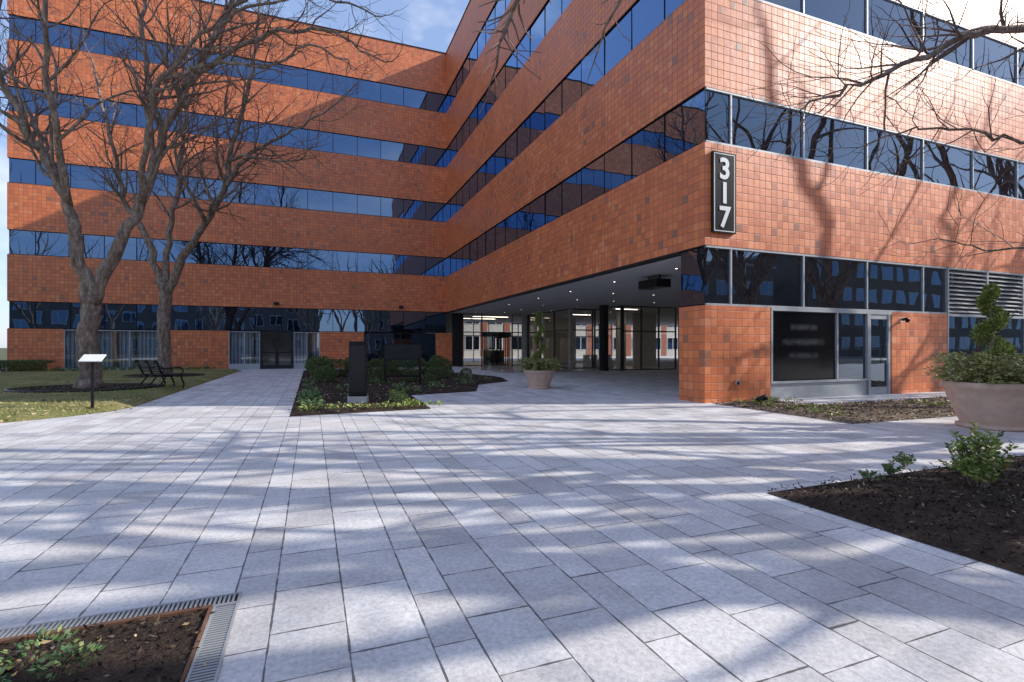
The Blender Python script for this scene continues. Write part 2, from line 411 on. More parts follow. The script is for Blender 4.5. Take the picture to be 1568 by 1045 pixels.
for x0 in (-11.92, -10.99):
    for z0, z1 in ((.0, .25), (1.0, 1.06), (2.25, 2.38)): b.box(x0, x0+.85, LB+.01, LB+.09, z0, z1, DARKM)
    b.box(x0, x0+.07, LB+.01, LB+.09, .25, 2.25, DARKM); b.box(x0+.78, x0+.85, LB+.01, LB+.09, .25, 2.25, DARKM)
b.face([(-11.95, LB+.05, 0), (-10.1, LB+.05, 0), (-10.1, LB+.05, 2.3), (-11.95, LB+.05, 2.3)], CLEAR)
b.obj('garden_entrance', BLD)
inn = MB()
inn.box(-LA+.4, -.8, LB+3, LB+3.1, 0, 3.8, LITE); inn.box(-LA+.4, 0, LB+.4, LB+3, .0, .02, FLOORM); inn.box(-LA+.4, 0, LB+.5, LB+3, 3.7, 3.8, SOFF)
inn.box(.46, .56, LB+.4, LB+10, 0, 3.83, LITE)
inn.obj('inner_room', BLD)
lb = MB()
LF = m_plain('lobby_frame', (.09, .095, .095), .45, .4, .08)
def curtain(axis, a0, a1, c, n, z1=3.84, mat=CLEAR, fm=LF, tr=2.45):
    w = (a1-a0)/n
    for i in range(n+1):
        x = a0+i*w
        if axis == 'u': lb.box(x-.035, x+.035, c-.05, c+.05, 0, z1, fm)
        else: lb.box(c-.05, c+.05, x-.035, x+.035, 0, z1, fm)
    for z in (.0, tr, z1-.06):
        if axis == 'u': lb.box(a0+.036, a1-.036, c-.045, c+.045, z, z+.07, fm)
        else: lb.box(c-.045, c+.045, a0+.036, a1-.036, z, z+.07, fm)
    if axis == 'u': lb.face([(a0, c, 0), (a1, c, 0), (a1, c, z1), (a0, c, z1)], mat)
    else: lb.face([(c, a1, 0), (c, a0, 0), (c, a0, z1), (c, a1, z1)], mat)
lb.box(.45, 1.2, LB-.02, LB+.3, 0, 3.84, DARKM)
curtain('u', 1.24, 2.7, LB, 1); curtain('u', 5.1, 6.3, LB, 1)
curtain('v', 19.1, LB-.06, 6.4, 3)
curtain('u', 6.45, 8.0, 19.0, 1); curtain('v', 15.85, 18.9, 8.1, 2)
curtain('u', 8.2, 12.0, 15.8, 3, tr=2.3)
lb.box(6.3, 6.5, 18.9, 19.1, 0, 3.84, CONC)
cx, cy = 3.9, LB+.1
lb.box(2.74, 5.06, LB-.05, LB+.05, 2.45, 2.52, LF)
lb.face([(2.74, LB, 2.5), (5.06, LB, 2.5), (5.06, LB, 3.8), (2.74, LB, 3.8)], CLEAR)
for i in range(24):
    a0 = 2*math.pi*i/24; a1 = 2*math.pi*(i+1)/24
    p = lambda a, z, r=1.1: (cx+r*math.cos(a), cy+r*math.sin(a), z)
    lb.face([p(a0, 2.15), p(a1, 2.15), p(a1, 2.45), p(a0, 2.45)], DARKM)
    lb.face([(cx, cy, 2.15), p(a1, 2.15), p(a0, 2.15)], DARKM); lb.face([(cx, cy, 2.45), p(a0, 2.45), p(a1, 2.45)], DARKM)
    if math.degrees(a0) % 180 < 55 or math.degrees(a0) % 180 > 120:
        lb.face([p(a0, 0), p(a1, 0), p(a1, 2.15), p(a0, 2.15)], CLEAR)
for k in range(4):
    a = math.radians(30+90*k); e = Vector((cx+1.02*math.cos(a), cy+1.02*math.sin(a), 0)); c = Vector((cx, cy, 0))
    for z in (.08, 2.1): lb.tube([c+Vector((0, 0, z)), e+Vector((0, 0, z))], [.04, .04], 4, DARKM)
    lb.tube([e, e+Vector((0, 0, 2.14))], [.04, .04], 4, DARKM)
for a in (55, 125, 235, 305):
    lb.tube([Vector(p(math.radians(a), 0)), Vector(p(math.radians(a), 2.3))], [.05, .05], 6, DARKM)
lb.tube([Vector((cx, cy, 0)), Vector((cx, cy, 2.14))], [.05, .05], 6, DARKM)
lb.obj('lobby_glazing', BLD)
cl = MB()
for (u, v, r) in ((7.0, 16.0, .26), (5.8, 25.2, .2)):
    cl.lathe((u, v, 0), [(r+.03, 0), (r+.03, .15), (r, .16), (r, 3.84)], DARKM if r > .22 else CONC, 28)
cl.obj('columns', BLD)
li = MB()
li.box(.56, 12.0, 15.9, LB+10, .004, .02, FLOORM)
li.box(10.2, 10.9, 19.5, 19.7, 0, 3.83, LITE); li.box(12.6, 14.5, 21, 21.2, 0, 3.83, LITE)
li.box(6.9, 7.9, 27.5, 28.2, 0, 3.83, LITE); li.box(1.5, 2.2, 32, 32.3, 0, 3.83, LITE); li.box(9.5, 12.5, 29.5, 29.8, 0, 3.83, LITE)
li.box(4.4, 6.0, 30, 30.7, 0, 1.1, DARKM); li.box(4.3, 6.1, 29.9, 30.8, 1.1, 1.16, STUC)
for i in range(14): li.box(.6+i*1.5, .66+i*1.5, LB+9.9, LB+10, 0, 3.83, ALU)
li.box(.6, 20, LB+9.95, LB+10.05, 2.4, 2.5, ALU)
for x in (8.7, 9.3, 10.4): li.box(x, x+.5, 21, 21.5, .02, .45, STUC); li.box(x, x+.5, 21.4, 21.5, .45, .85, STUC)
li.obj('lobby_interior', BLD)
LAMP = m_emit('lamp_glow', (1., .88, .70), 10.)
lt = MB()
for u in (1.6, 3.8, 6.0, 8.6, 10.6):
    for v in (3., 6.5, 10., 13.4, 17.5, 21., 24., 28., 32.):
        lt.lathe((u, v, 3.832), [(.001, 0), (.045, 0)], LAMP, 10)
        lt.lathe((u, v, 3.828), [(.046, .0), (.10, .0), (.10, .012)], ALU, 12)
for v in (18., 24.): lt.face([(9.2, v, 3.83), (10.8, v, 3.83), (10.8, v+.2, 3.83), (9.2, v+.2, 3.83)], LAMP)
for v in (29., 32.): lt.face([(3., v, 3.83), (6., v, 3.83), (6., v+.2, 3.83), (3., v+.2, 3.83)], LAMP)
lt.obj('ceiling_lights', BLD)
ht = MB(); ht.box(1.75, 2.35, 4.2, 5.2, 3.42, 3.7, BLACK)
for v in (4.4, 5.0): ht.box(2.03, 2.07, v-.02, v+.02, 3.7, 3.84, DARKM)
ht.obj('ceiling_heater', BLD)
for i, u in enumerate((-11.05, -3.2)):
    q = MB(); q.box(u-.05, u+.05, LB-.03, LB, 4.05, 4.25, DARKM); q.box(u-.17, u+.17, LB-.26, LB-.03, 4.1, 4.2, BLACK)
    q.box(u-.13, u+.13, LB-.22, LB-.05, 4.2, 4.24, BLACK); q.obj('wall_sconce', BLD)
q = MB(); q.box(7.35, 7.42, -.03, .0, 2.12, 2.24, WHITE); q.tube([Vector((7.38, -.03, 2.2)), Vector((7.38, -.16, 2.22)), Vector((7.30, -.24, 2.16))], [.035, .05, .06], 8, BLACK); q.obj('security_camera', BLD)
q = MB(); q.box(.98, 1.06, -.05, .0, .42, .56, CONC); q.lathe((1.02, -.06, .48), [(.001, 0.04), (.03, .04), (.03, -.04), (.001, -.04)], DARKM, 10); q.obj('wall_hydrant_valve', BLD)
wg.obj('window_glass', BLD); fr.obj('window_frames', BLD)

SG = empty('address_sign', frame=True)
q = MB(); q.box(.20, .92, -.07, -.004, 4.22, 6.22, BLACK)
for a, c, d, e in ((.235, .885, 4.255, 4.275), (.235, .885, 6.165, 6.185)): q.box(a, c, -.074, -.0705, d, e, WHITE)
for a in (.235, .865): q.box(a, a+.02, -.074, -.0705, 4.276, 6.164, WHITE)
q.obj('panel', SG)
def text(ch, u, z, size, parent, y=-.0702, mat=WHITE, off=.018):
    cu = bpy.data.curves.new('t', 'FONT'); cu.body = ch; cu.size = size; cu.align_x = 'CENTER'; cu.offset = off; cu.extrude = .01
    to = bpy.data.objects.new('t', cu); sc.collection.objects.link(to)
    dg = bpy.context.evaluated_depsgraph_get(); me = bpy.data.meshes.new_from_object(to.evaluated_get(dg))
    bpy.data.objects.remove(to)
    me.materials.clear(); me.materials.append(mat)
    o = bpy.data.objects.new('numeral_'+ch, me); sc.collection.objects.link(o)
    o.parent = parent; o.location = (u, y, z); o.rotation_euler = (math.pi/2, 0, 0)
    return o
for ch, z in (('3', 5.57), ('1', 4.97), ('7', 4.37)): text(ch, .56, z, .72, SG, -.075)

# ---------------------------------------------------------------- ground
def sheet(name, pts, z, mat, frame=True):
    m = MB(); m.face([(a, b_, z) for a, b_ in pts], mat); return m.obj(name, None, frame)
sheet('ground', [(-900, -900), (900, -900), (900, 900), (-900, 900)], -.03, m_ground('earth', [(.3, (.08, .09, .04)), (.7, (.16, .15, .08))], .2, .3, 5), False)
sheet('plaza_paving', [(-30, -18), (60, -18), (60, 60), (-30, 60)], 0, PAVE)
sheet('road', [(-120, -34), (160, -34), (160, -20), (-120, -20)], -.02, ASPH)
k = MB(); k.box(-120, 160, -18.4, -18.0, -.03, .0, CONC); k.box(-120, 160, -38, -34, -.03, .12, CONC); k.obj('street_kerb', None, True)

def inside(p, poly):
    x, y = p; c = False; n = len(poly); j = n-1
    for i in range(n):
        xi, yi = poly[i]; xj, yj = poly[j]
        if (yi > y) != (yj > y) and x < (xj-xi)*(y-yi)/(yj-yi)+xi: c = not c
        j = i
    return c
def edge_dist(p, poly):
    best = 9e9; px, py = p[0], p[1]; n = len(poly)
    for i in range(n):
        ax, ay = poly[i]; bx, by = poly[(i+1) % n]; dx, dy = bx-ax, by-ay
        t = max(0, min(1, ((px-ax)*dx+(py-ay)*dy)/(dx*dx+dy*dy))); best = min(best, math.hypot(ax+dx*t-px, ay+dy*t-py))
    return best
def hgt(u, v, d, rise, amp):
    return .006 + rise*min(1, d/.35) + amp*min(1, d/.12)*(noise.noise(Vector((u*2.2, v*2.2, 0)))*.6+noise.noise(Vector((u*9, v*9, 3)))*.4)
def bed(name, poly, mat, step, rise=.05, amp=.03):
    bnd = []
    for i in range(len(poly)):
        a = Vector(poly[i]); b_ = Vector(poly[(i+1) % len(poly)]); n = max(1, int((b_-a).length/(step*1.5)))
        for k in range(n): bnd.append(a+(b_-a)*k/n)
    nb = len(bnd); pts = list(bnd)
    us = [p[0] for p in poly]; vs = [p[1] for p in poly]
    u = min(us)
    while u < max(us):
        v = min(vs)
        while v < max(vs):
            q = (u+R.uniform(-.3, .3)*step, v+R.uniform(-.3, .3)*step)
            if inside(q, poly) and edge_dist(q, poly) > step*.5: pts.append(Vector(q))
            v += step
        u += step
    vo, eo, fo, *_ = geometry.delaunay_2d_cdt(pts, [(i, (i+1) % nb) for i in range(nb)], [], 1, 1e-5)
    m = MB(); kx = m.mi(mat)
    for p in vo: m.v.append((p.x, p.y, hgt(p.x, p.y, edge_dist(p, poly), rise, amp)))
    for f in fo: m.f.append(tuple(f)); m.m.append(kx); m.sm.append(True)
    return m.obj(name, None, True)
def rnd_in(poly, cx=None):
    us = [p[0] for p in poly]; vs = [p[1] for p in poly]
    while True:
        q = (R.uniform(min(us), max(us)), R.uniform(min(vs), max(vs)))
        if inside(q, poly): return q
def scatter(mb, poly, n, L, w, mat, rise=.05, amp=.03, flat=.35, spill=0.):
    for _ in range(n):
        u, v = rnd_in(poly)
        d = edge_dist((u, v), poly); z = hgt(u, v, d, rise, amp)
        if spill: u += R.gauss(0, spill); v += R.gauss(0, spill); z = max(.012, z if inside((u, v), poly) else .012)
        dr = Vector((R.uniform(-1, 1), R.uniform(-1, 1), R.uniform(-.2, flat)))
        l = L*R.uniform(.5, 1.5); mb.leaf(Vector((u, v, z+.004)), dr, l, w*R.uniform(.6, 1.4), mat, R)

bedC = [(-9.4, 1.1), (-6.5, 1.35), (-6.35, 4.7), (-4.2, 5.3), (-3.3, 7.9), (-1.6, 9.3), (-.9, 12.), (-2.2, 19), (-5.5, 22.5), (-9.4, 22.5)]
bedR = [(-5.0, -6.35), (-5.0, -14), (7, -14), (7, -6.2)]
bedRn = [(-5.0, -6.35), (-5.0, -10), (2, -10), (2, -6.3)]
bedW = [(.12, -.12), (.05, -3.65), (12, -3.9), (12, -1.3), (2.1, -1.3), (2.05, -.12)]
bedL = [(-9.5, -6.9), (-16, -6.9), (-16, -12), (-9.5, -12)]
bedLn = [(-9.5, -6.9), (-11.6, -6.9), (-11.6, -9.), (-9.5, -9)]
lawn = [(-12.8, LB-1.8), (-12.8, 4.2), (-13.0, 3.4), (-13.5, 2.7), (-14.2, 2.1), (-15.2, 1.6), (-17, 1.1), (-20, .7), (-30, .4), (-30, LB-1.8)]
bed('planting_bed', bedC, MULCH, .16); bed('planting_bed', bedR, MULCH, .055, .05, .04); bed('planting_bed', bedW, SOIL, .12); bed('planting_bed', bedL, MULCH, .05, .02, .03)
bed('lawn', lawn, GRASS, .3, .12, .03)
hb = [(-30, LB-1.75), (-13.75, LB-1.75), (-13.75, LB-.05), (-30, LB-.05)]
bed('planting_bed', hb, MULCH, .2)
m = MB(); scatter(m, bedRn, 16000, .04, .014, CHIP, .05, .04, .7, .05); scatter(m, bedLn, 3500, .035, .013, CHIP, .02, .03, .6, .02)
scatter(m, bedW, 6000, .05, .022, CHIP, spill=.04); scatter(m, bedC, 7000, .05, .025, CHIP, spill=.03); m.obj('wood_mulch', None, True)
m = MB(); scatter(m, bedW, 3500, .06, .03, DRY, spill=.08); scatter(m, bedRn, 260, .05, .02, DRY, .05, .04, .4, .1); scatter(m, bedLn, 110, .04, .016, DRY, .03, .03, .4, .05)
scatter(m, bedC, 1600, .06, .035, DRY, spill=.1)
fl = [(-13.0, 3.4), (-12.8, 6), (-15, 6), (-22, 3.5), (-22, .7), (-17, 1.1), (-14.2, 2.1)]
scatter(m, fl, 4500, .07, .04, DRY, .1, .03, .3, .12)
m.obj('fallen_leaves', None, True)
m = MB()
for _ in range(38000):
    u, v = rnd_in(lawn)
    if v > 12 and R.random() < .4: continue
    if u < -25: continue
    z = hgt(u, v, edge_dist((u, v), lawn), .12, .03)
    m.leaf(Vector((u, v, z-.005)), Vector((R.gauss(0, .4), R.gauss(0, .4), 1)), R.uniform(.04, .09), .014, BLADE, R, True)
m.obj('grass', None, True)
q = MB(); q.box(-9.50, -9.488, -12, -6.872, -.005, .022, RUST); q.box(-16, -9.50, -6.90, -6.872, -.005, .02, RUST); q.obj('steel_bed_edging', None, True)
def W2uv(x, y):
    q = FR.inverted() @ Vector((x, y, 0)); return q.x, q.y
T1 = (-12.9, 15.6); T2 = (-15.2, 22.4)
for (x, y), r in ((T1, 1.5), (T2, 1.2)):
    u, v = W2uv(x, y)
    ring = [(u+r*math.cos(a*math.pi/12)*1.25, v+r*math.sin(a*math.pi/12)) for a in range(24)]
    mm = MB(); 
    mm.face([(a, b_, .155) for a, b_ in ring], MULCH)
    pts = [Vector((a, b_, .15)) for a, b_ in ring]; pts.append(pts[0]); mm.tube(pts, [.035]*25, 6, BLACK)
    scatter(mm, ring, 900, .06, .03, CHIP, .15, .02)
    mm.obj('tree_ring_bed', None, True)

def grate(name, u0, u1, v0, v1, along):
    q = MB(); e = .012; z = .012
    q.box(u0, u1, v0, v1, .001, .003, BLACK)
    q.box(u0, u0+e, v0, v1, .003, z, LOUV); q.box(u1-e, u1, v0, v1, .003, z, LOUV); q.box(u0+e, u1-e, v0, v0+e, .003, z, LOUV); q.box(u0+e, u1-e, v1-e, v1, .003, z, LOUV)
    if along == 'u':
        x = u0+e+.008
        while x < u1-e-.01: q.box(x, x+.011, v0+e, v1-e, .003, z-.002, LOUV); x += .022
    else:
        x = v0+e+.008
        while x < v1-e-.01: q.box(u0+e, u1-e, x, x+.011, .003, z-.002, LOUV); x += .022
    q.obj(name, None, True)
grate('trench_drain_grate', -14, -9.365, -6.87, -6.75, 'u'); grate('trench_drain_grate', -9.485, -9.365, -11, -6.872, 'v')

# ---------------------------------------------------------------- trees
def rotdir(d, ang, az):
    a = d.orthogonal().normalized(); b_ = d.cross(a)
    return (d*math.cos(ang)+(a*math.cos(az)+b_*math.sin(az))*math.sin(ang)).normalized()
def branch(mb, p, d, L, r, lvl, rg, maxl=3, trop=.10, dens=1.):
    seg = {0: .5, 1: .38, 2: .24, 3: .18, 4: .1}[lvl]
    n = max(3, int(L/seg)); pts = [p.copy()]; rad = [r]
    tip = max(.004, r*(.4 if lvl < 2 else .35)); dirs = [d.copy()]
    q = p.copy(); d = d.copy()
    for i in range(n):
        wig = .2 if lvl < 2 else .27
        d = (d+Vector((rg.gauss(0, wig), rg.gauss(0, wig), rg.gauss(0, wig)))*.75+Vector((0, 0, trop))).normalized()
        q = q+d*(L/n); pts.append(q.copy()); dirs.append(d.copy()); rad.append(r+(tip-r)*(i+1)/n)
    mb.tube(pts, rad, {0: 8, 1: 5, 2: 3, 3: 3, 4: 3}[lvl], BARK if lvl < 2 else TWIG, False)
    if lvl >= maxl: return
    kids(mb, pts, rad, dirs, L, lvl, rg, maxl, trop, dens)
def kids(mb, pts, rad, dirs, L, lvl, rg, maxl, trop, dens, tmin=.2):
    per = {0: 1.7, 1: 2.4, 2: 3.4, 3: 5.}[lvl]*dens
    cnt = max(2, int(L*per))
    n = len(pts)-1; az = rg.uniform(0, 6.28)
    for k in range(cnt):
        t = tmin+(1-tmin)*(k+rg.random()*.8)/cnt; t = min(.999, t)
        i = min(n-1, int(t*n)); f = t*n-i
        p = pts[i].lerp(pts[i+1], f); rr = rad[i]+(rad[i+1]-rad[i])*f
        az += 2.4+rg.uniform(-.5, .5)
        dd = rotdir(dirs[min(i+1, n)], math.radians(rg.uniform(32, 62)), az)
        cl = {0: 2.6, 1: 1.35, 2: .65, 3: .3}[lvl]*rg.uniform(.6, 1.25)*(1.15-.45*t)
        branch(mb, p, dd, cl, max(.0055, rr*rg.uniform(.45, .65)), lvl+1, rg, maxl, trop*.8, dens)
    branch(mb, pts[-1], dirs[-1], {0: 2.0, 1: 1.0, 2: .5, 3: .25}[lvl], rad[-1], lvl+1, rg, maxl, trop, dens)
def catmull(P, sub=5):
    out = []; P = [Vector(p) for p in P]; Q = [P[0]*2-P[1]]+P+[P[-1]*2-P[-2]]
    for i in range(1, len(Q)-2):
        for k in range(sub):
            t = k/sub
            out.append(.5*((2*Q[i])+(-Q[i-1]+Q[i+1])*t+(2*Q[i-1]-5*Q[i]+4*Q[i+1]-Q[i+2])*t*t+(-Q[i-1]+3*Q[i]-3*Q[i+1]+Q[i+2])*t**3))
    out.append(P[-1]); return out
def limb(mb, P, r0, r1, rg, sides=12, kid=True, tmin=.2, maxl=3, dens=1., jit=.05, start=0):
    pts = catmull(P); n = len(pts)
    for i in range(1, n): pts[i] = pts[i]+Vector((rg.gauss(0, jit), rg.gauss(0, jit), rg.gauss(0, jit*.5)))*(1 if i > 1 else 0)
    rad = [(r0+(r1-r0)*(i/(n-1))**.8)*(1+rg.uniform(-.06, .06)) for i in range(n)]
    mb.tube(pts, rad, sides, BARK)
    dirs = [(pts[min(i+1, n-1)]-pts[max(i-1, 0)]).normalized() for i in range(n)]
    L = sum((pts[i+1]-pts[i]).length for i in range(n-1))
    if kid: kids(mb, pts, rad, dirs, L, start, rg, maxl, .10, dens, tmin)

rg = random.Random(11)
t = MB(); x, y = T1
limb(t, [(x, y, .0), (x+.02, y, .5), (x-.05, y, 1.6), (x+.05, y+.02, 2.6), (x+.12, y, 3.3)], .31, .24, rg, 16, False, jit=.02)
limb(t, [(x, y, -.05), (x+.0, y, .25), (x, y, .5)], .44, .29, rg, 16, False, jit=.0)
limb(t, [(x+.02, y, 2.6), (-13.15, 15.5, 4.2), (-13.35, 15.4, 5.6), (-14.0, 15.2, 7.2), (-14.9, 15., 9.2), (-15.4, 14.8, 11.8), (-15.6, 14.6, 14)], .21, .05, rg, tmin=.4)
limb(t, [(x+.08, y, 2.7), (-12.4, 15.8, 4.1), (-11.5, 15.9, 5.9), (-11.0, 16.1, 8.2), (-10.1, 16.3, 10.3), (-9.2, 16.6, 12.4), (-8.8, 16.8, 14)], .22, .05, rg, tmin=.35)
limb(t, [(-11.5, 15.9, 5.9), (-10.9, 15.2, 7.2), (-10.0, 14.6, 9.0), (-8.3, 14.2, 10.3), (-6.6, 14.2, 11.0)], .11, .035, rg, 8, tmin=.3)
limb(t, [(-11.0, 16.1, 8.2), (-12.0, 16.9, 10.0), (-12.4, 17.2, 12.4), (-12.2, 17.3, 14)], .12, .04, rg, 8, tmin=.2)
limb(t, [(-13.35, 15.4, 5.6), (-12.9, 14.4, 7.6), (-12.6, 13.8, 9.8), (-12.4, 13.4, 12)], .12, .04, rg, 8, tmin=.25)
limb(t, [(-14.0, 15.2, 7.2), (-15.0, 16.0, 8.6), (-16.6, 16.4, 10.0)], .10, .03, rg, 8, tmin=.2)
limb(t, [(-10.4, 16.2, 9.6), (-8.8, 15.9, 10.5), (-7.0, 15.4, 10.9), (-5.2, 15.0, 10.6), (-3.9, 14.8, 9.7)], .10, .025, rg, 8, tmin=.2, start=1)
limb(t, [(-10.0, 14.6, 9.0), (-8.6, 14.6, 9.5), (-7.0, 14.4, 9.3), (-5.6, 14.2, 9.7), (-4.4, 14.1, 9.2)], .07, .02, rg, 8, tmin=.2, start=1)
limb(t, [(-9.2, 16.6, 12.4), (-7.4, 16., 12.6), (-5.4, 15.6, 12.0), (-4.0, 15.2, 11.2)], .07, .02, rg, 8, tmin=.1, start=1)
t.obj('bare_tree')
t = MB(); x, y = T2
limb(t, [(x, y, 0), (x, y, 1.), (x-.03, y, 2.4), (x+.03, y, 3.6), (x+.05, y, 4.2)], .28, .23, rg, 14, False, jit=.02)
limb(t, [(x, y, -.05), (x+.0, y, .25), (x, y, .5)], .38, .27, rg, 16, False, jit=.0)
limb(t, [(x+.02, y, 3.6), (-14.4, 22.3, 5.3), (-13.3, 22.2, 6.8), (-12.4, 22.0, 8.2), (-12.0, 22, 10.2), (-11.2, 22, 12.9), (-10.9, 22, 15.4)], .20, .05, rg, tmin=.35)
limb(t, [(x, y, 3.7), (-16.0, 22.5, 6.0), (-17.1, 22.6, 8.0), (-17.6, 22.6, 10.2), (-18.6, 22.8, 13.4)], .18, .05, rg, tmin=.35)
limb(t, [(x+.02, y, 4.0), (-15.3, 22.8, 6.5), (-15.0, 23.0, 9.0), (-14.7, 23.0, 12.3), (-14.5, 23, 15)], .15, .05, rg, tmin=.3)
limb(t, [(-12.4, 22, 8.2), (-11.0, 21.6, 9.6), (-9.4, 21.2, 10.2), (-7.4, 21, 11.2)], .11, .03, rg, 8, tmin=.2)
limb(t, [(-12.2, 22, 9.4), (-10.9, 21.2, 9.3), (-9.0, 20.7, 8.9), (-7.6, 20.4, 9.6)], .08, .02, rg, 8, tmin=.2, start=1)
limb(t, [(-13.3, 22.2, 6.8), (-13.8, 21.2, 9.0), (-13.4, 20.8, 11.4)], .10, .03, rg, 8, tmin=.2)
t.obj('bare_tree')

def street_tree(seed, dens, nl, thick=1., r1=.06):
    rg = random.Random(seed); t = MB()
    limb(t, [(0, 0, 0), (.03, 0, 1.5), (-.02, 0, 3.2)], .32, .28, rg, 10, False, jit=.02)
    for k in range(nl):
        a = k*6.28/nl+rg.uniform(-.3, .3); s1 = rg.uniform(.6, 1.3); c, s_ = math.cos(a), math.sin(a)
        limb(t, [(0, 0, 2.9), (c*.6*s1, s_*.6*s1, 4.4), (c*1.7*s1, s_*1.7*s1, 6.6), (c*2.6*s1, s_*2.6*s1, 9.0), (c*3.4*s1, s_*3.4*s1, 11.6)], .17*thick, r1*thick, rg, 8, tmin=.25, maxl=2, dens=dens)
    return t.obj('bare_tree')
A = street_tree(3, .26, 5, 1.3, .08); A.location = (12.2, 5.3, 0); A.rotation_euler = (0, 0, .6)
B = street_tree(8, .55, 5, .85); B.location = W(20, -3.8); B.scale = (1.35, 1.35, 1.35)
for src, loc, rz, s_ in ((A, (13.5, 2.2, 0), 2.1, 1.0), (A, (20, 7.4, 0), 3.3, 1.1), (A, (21, 4.0, 0), 1.2, 1.15), (A, (14.5, -.8, 0), 4.6, 1.05), (A, (29, 8.6, 0), 5.4, 1.2),
                         (B, W(31, -5.2), .7, 1.45),
                         (B, (3.5, -8.5, 0), 1.0, 1.1), (A, (-9, -9.5, 0), 5.0, 1.1), (B, (-20, -6, 0), 2.0, 1.15), (A, (13, -10, 0), .5, 1.1), (B, (28, -6, 0), 4.0, 1.1), (A, (-30, 8, 0), 2.8, 1.1), (B, (-27, -2, 0), 2.8, 1.1)):
    inst('bare_tree', src, loc, rz, s_)
rg = random.Random(23); t = MB(); x, y = 13.2, 8.2
limb(t, [(x, y, 0), (x, y, 1.5), (x-.1, y, 3.0)], .27, .22, rg, 12, False, jit=.02)
limb(t, [(x-.05, y, 2.7), (11.6, 8.0, 4.6), (9.4, 7.8, 5.9), (7.4, 7.6, 6.15), (6.3, 7.6, 5.75), (5.2, 7.6, 5.3), (4.4, 7.7, 5.0)], .11, .015, rg, 10, tmin=.42, start=1, dens=1.15)
limb(t, [(11.6, 8.0, 4.6), (9.8, 8.6, 4.9), (8.4, 8.6, 4.9), (7.2, 8.6, 5.1), (6.2, 8.7, 4.9)], .05, .012, rg, 8, tmin=.3, start=1, dens=1.)
limb(t, [(x-.05, y, 2.9), (11.2, 8.6, 3.6), (9.8, 9.0, 3.3), (8.6, 9.0, 3.1), (7.6, 9.1, 3.3)], .05, .01, rg, 8, tmin=.3, start=1, dens=.9)
limb(t, [(x-.05, y, 2.9), (12.4, 7.8, 6), (10.6, 7.3, 7.8), (8.2, 7.0, 8.0), (6.2, 7.0, 7.4)], .14, .02, rg, 10, tmin=.3, start=1, dens=.8)
limb(t, [(x-.05, y, 2.9), (13.6, 8.6, 6), (14.2, 9.2, 9.0), (14.6, 9.3, 12)], .16, .04, rg, 10, tmin=.3, maxl=2, dens=.5)
limb(t, [(x-.05, y, 2.9), (12.9, 6.6, 6), (12.6, 5.4, 9.0), (12.0, 4.9, 12)], .17, .08, rg, 10, tmin=.3, maxl=2, dens=.3)
t.obj('bare_tree')
rg = random.Random(31); t = MB(); x, y = 6.5, -3.5
limb(t, [(x, y, 0), (x, y, 1.6), (x, y, 3.4)], .25, .2, rg, 12, False, jit=.02)
limb(t, [(x, y, 3.2), (5.2, -1.6, 5.6), (3.0, 1.2, 6.9), (1.2, 3.6, 6.0), (.1, 5.0, 5.0), (-.15, 5.3, 4.35)], .12, .012, rg, 10, tmin=.55, start=2, dens=.8)
limb(t, [(3.0, 1.2, 6.9), (2.4, 3.4, 6.6), (1.6, 6.2, 6.2), (1.2, 7.6, 5.6)], .06, .01, rg, 8, tmin=.3, start=2, dens=1.)
limb(t, [(x, y, 3.2), (7.5, -3.8, 6), (8.8, -3.6, 9.0), (9.6, -3.3, 12)], .15, .04, rg, 10, tmin=.3, maxl=2)
limb(t, [(x, y, 3.2), (5.8, -4.6, 6), (4.6, -5.4, 9.0), (4.0, -5.3, 12)], .15, .04, rg, 10, tmin=.3, maxl=2)
t.obj('bare_tree')

# ---------------------------------------------------------------- plants
def shrub_mesh(name, rx, rz, n, L, w, mat, seed):
    rg = random.Random(seed); m = MB()
    for k in range(6):
        a = rg.uniform(0, 6.28); m.tube([Vector((0, 0, 0)), Vector((math.cos(a)*rx*.6, math.sin(a)*rx*.6, rz*1.3))], [.012, .005], 4, BARK)
    for _ in range(n):
        d = Vector((rg.gauss(0, 1), rg.gauss(0, 1), rg.gauss(0, 1))).normalized()
        lump = .86+.2*noise.noise(d*2.2+Vector((seed, 0, 0)))+.1*noise.noise(d*6)
        r = lump*(1-abs(rg.gauss(0, .12))); p = Vector((d.x*rx*r, d.y*rx*r, rz+d.z*rz*r))
        if p.z < .02: continue
        m.leaf(p, d+Vector((rg.gauss(0, .6), rg.gauss(0, .6), rg.gauss(0, .6)+.3)), L*rg.uniform(.6, 1.3), w, mat, rg)
    o = m.obj(name); return o
S1 = shrub_mesh('boxwood_shrub', .62, .52, 3600, .055, .034, BOX, 4)
S1.location = W(-8.6, 13.6)
for k, (u, v, s_) in enumerate(((-7.9, 14.4, 1.), (-7.0, 14.2, 1.0), (-8.7, 15.4, .95), (-8.5, 10.4, .75), (-7.3, 9.6, .62), (-6.0, 15.5, .95), (-5.0, 15.3, 1.), (-4.0, 15.8, .95), (-3.2, 15.2, .9), (-2.5, 16.4, .8),
                                (-6.5, 10.6, .6), (-5.4, 10.0, .62), (-4.4, 10.5, .6), (-3.6, 11.5, .55), (-7.6, 7.0, .5), (-5.0, 8.4, .42), (-2.4, 12.6, .5), (-8.8, 18.5, .9), (-6.8, 19., 1.), (-4.8, 19.5, 1.), (-1.2, 23.6, .9))):
    inst('boxwood_shrub', S1, W(u, v), k*1.7, (s_, s_, s_*R.uniform(.85, 1.05)))
hd = MB()
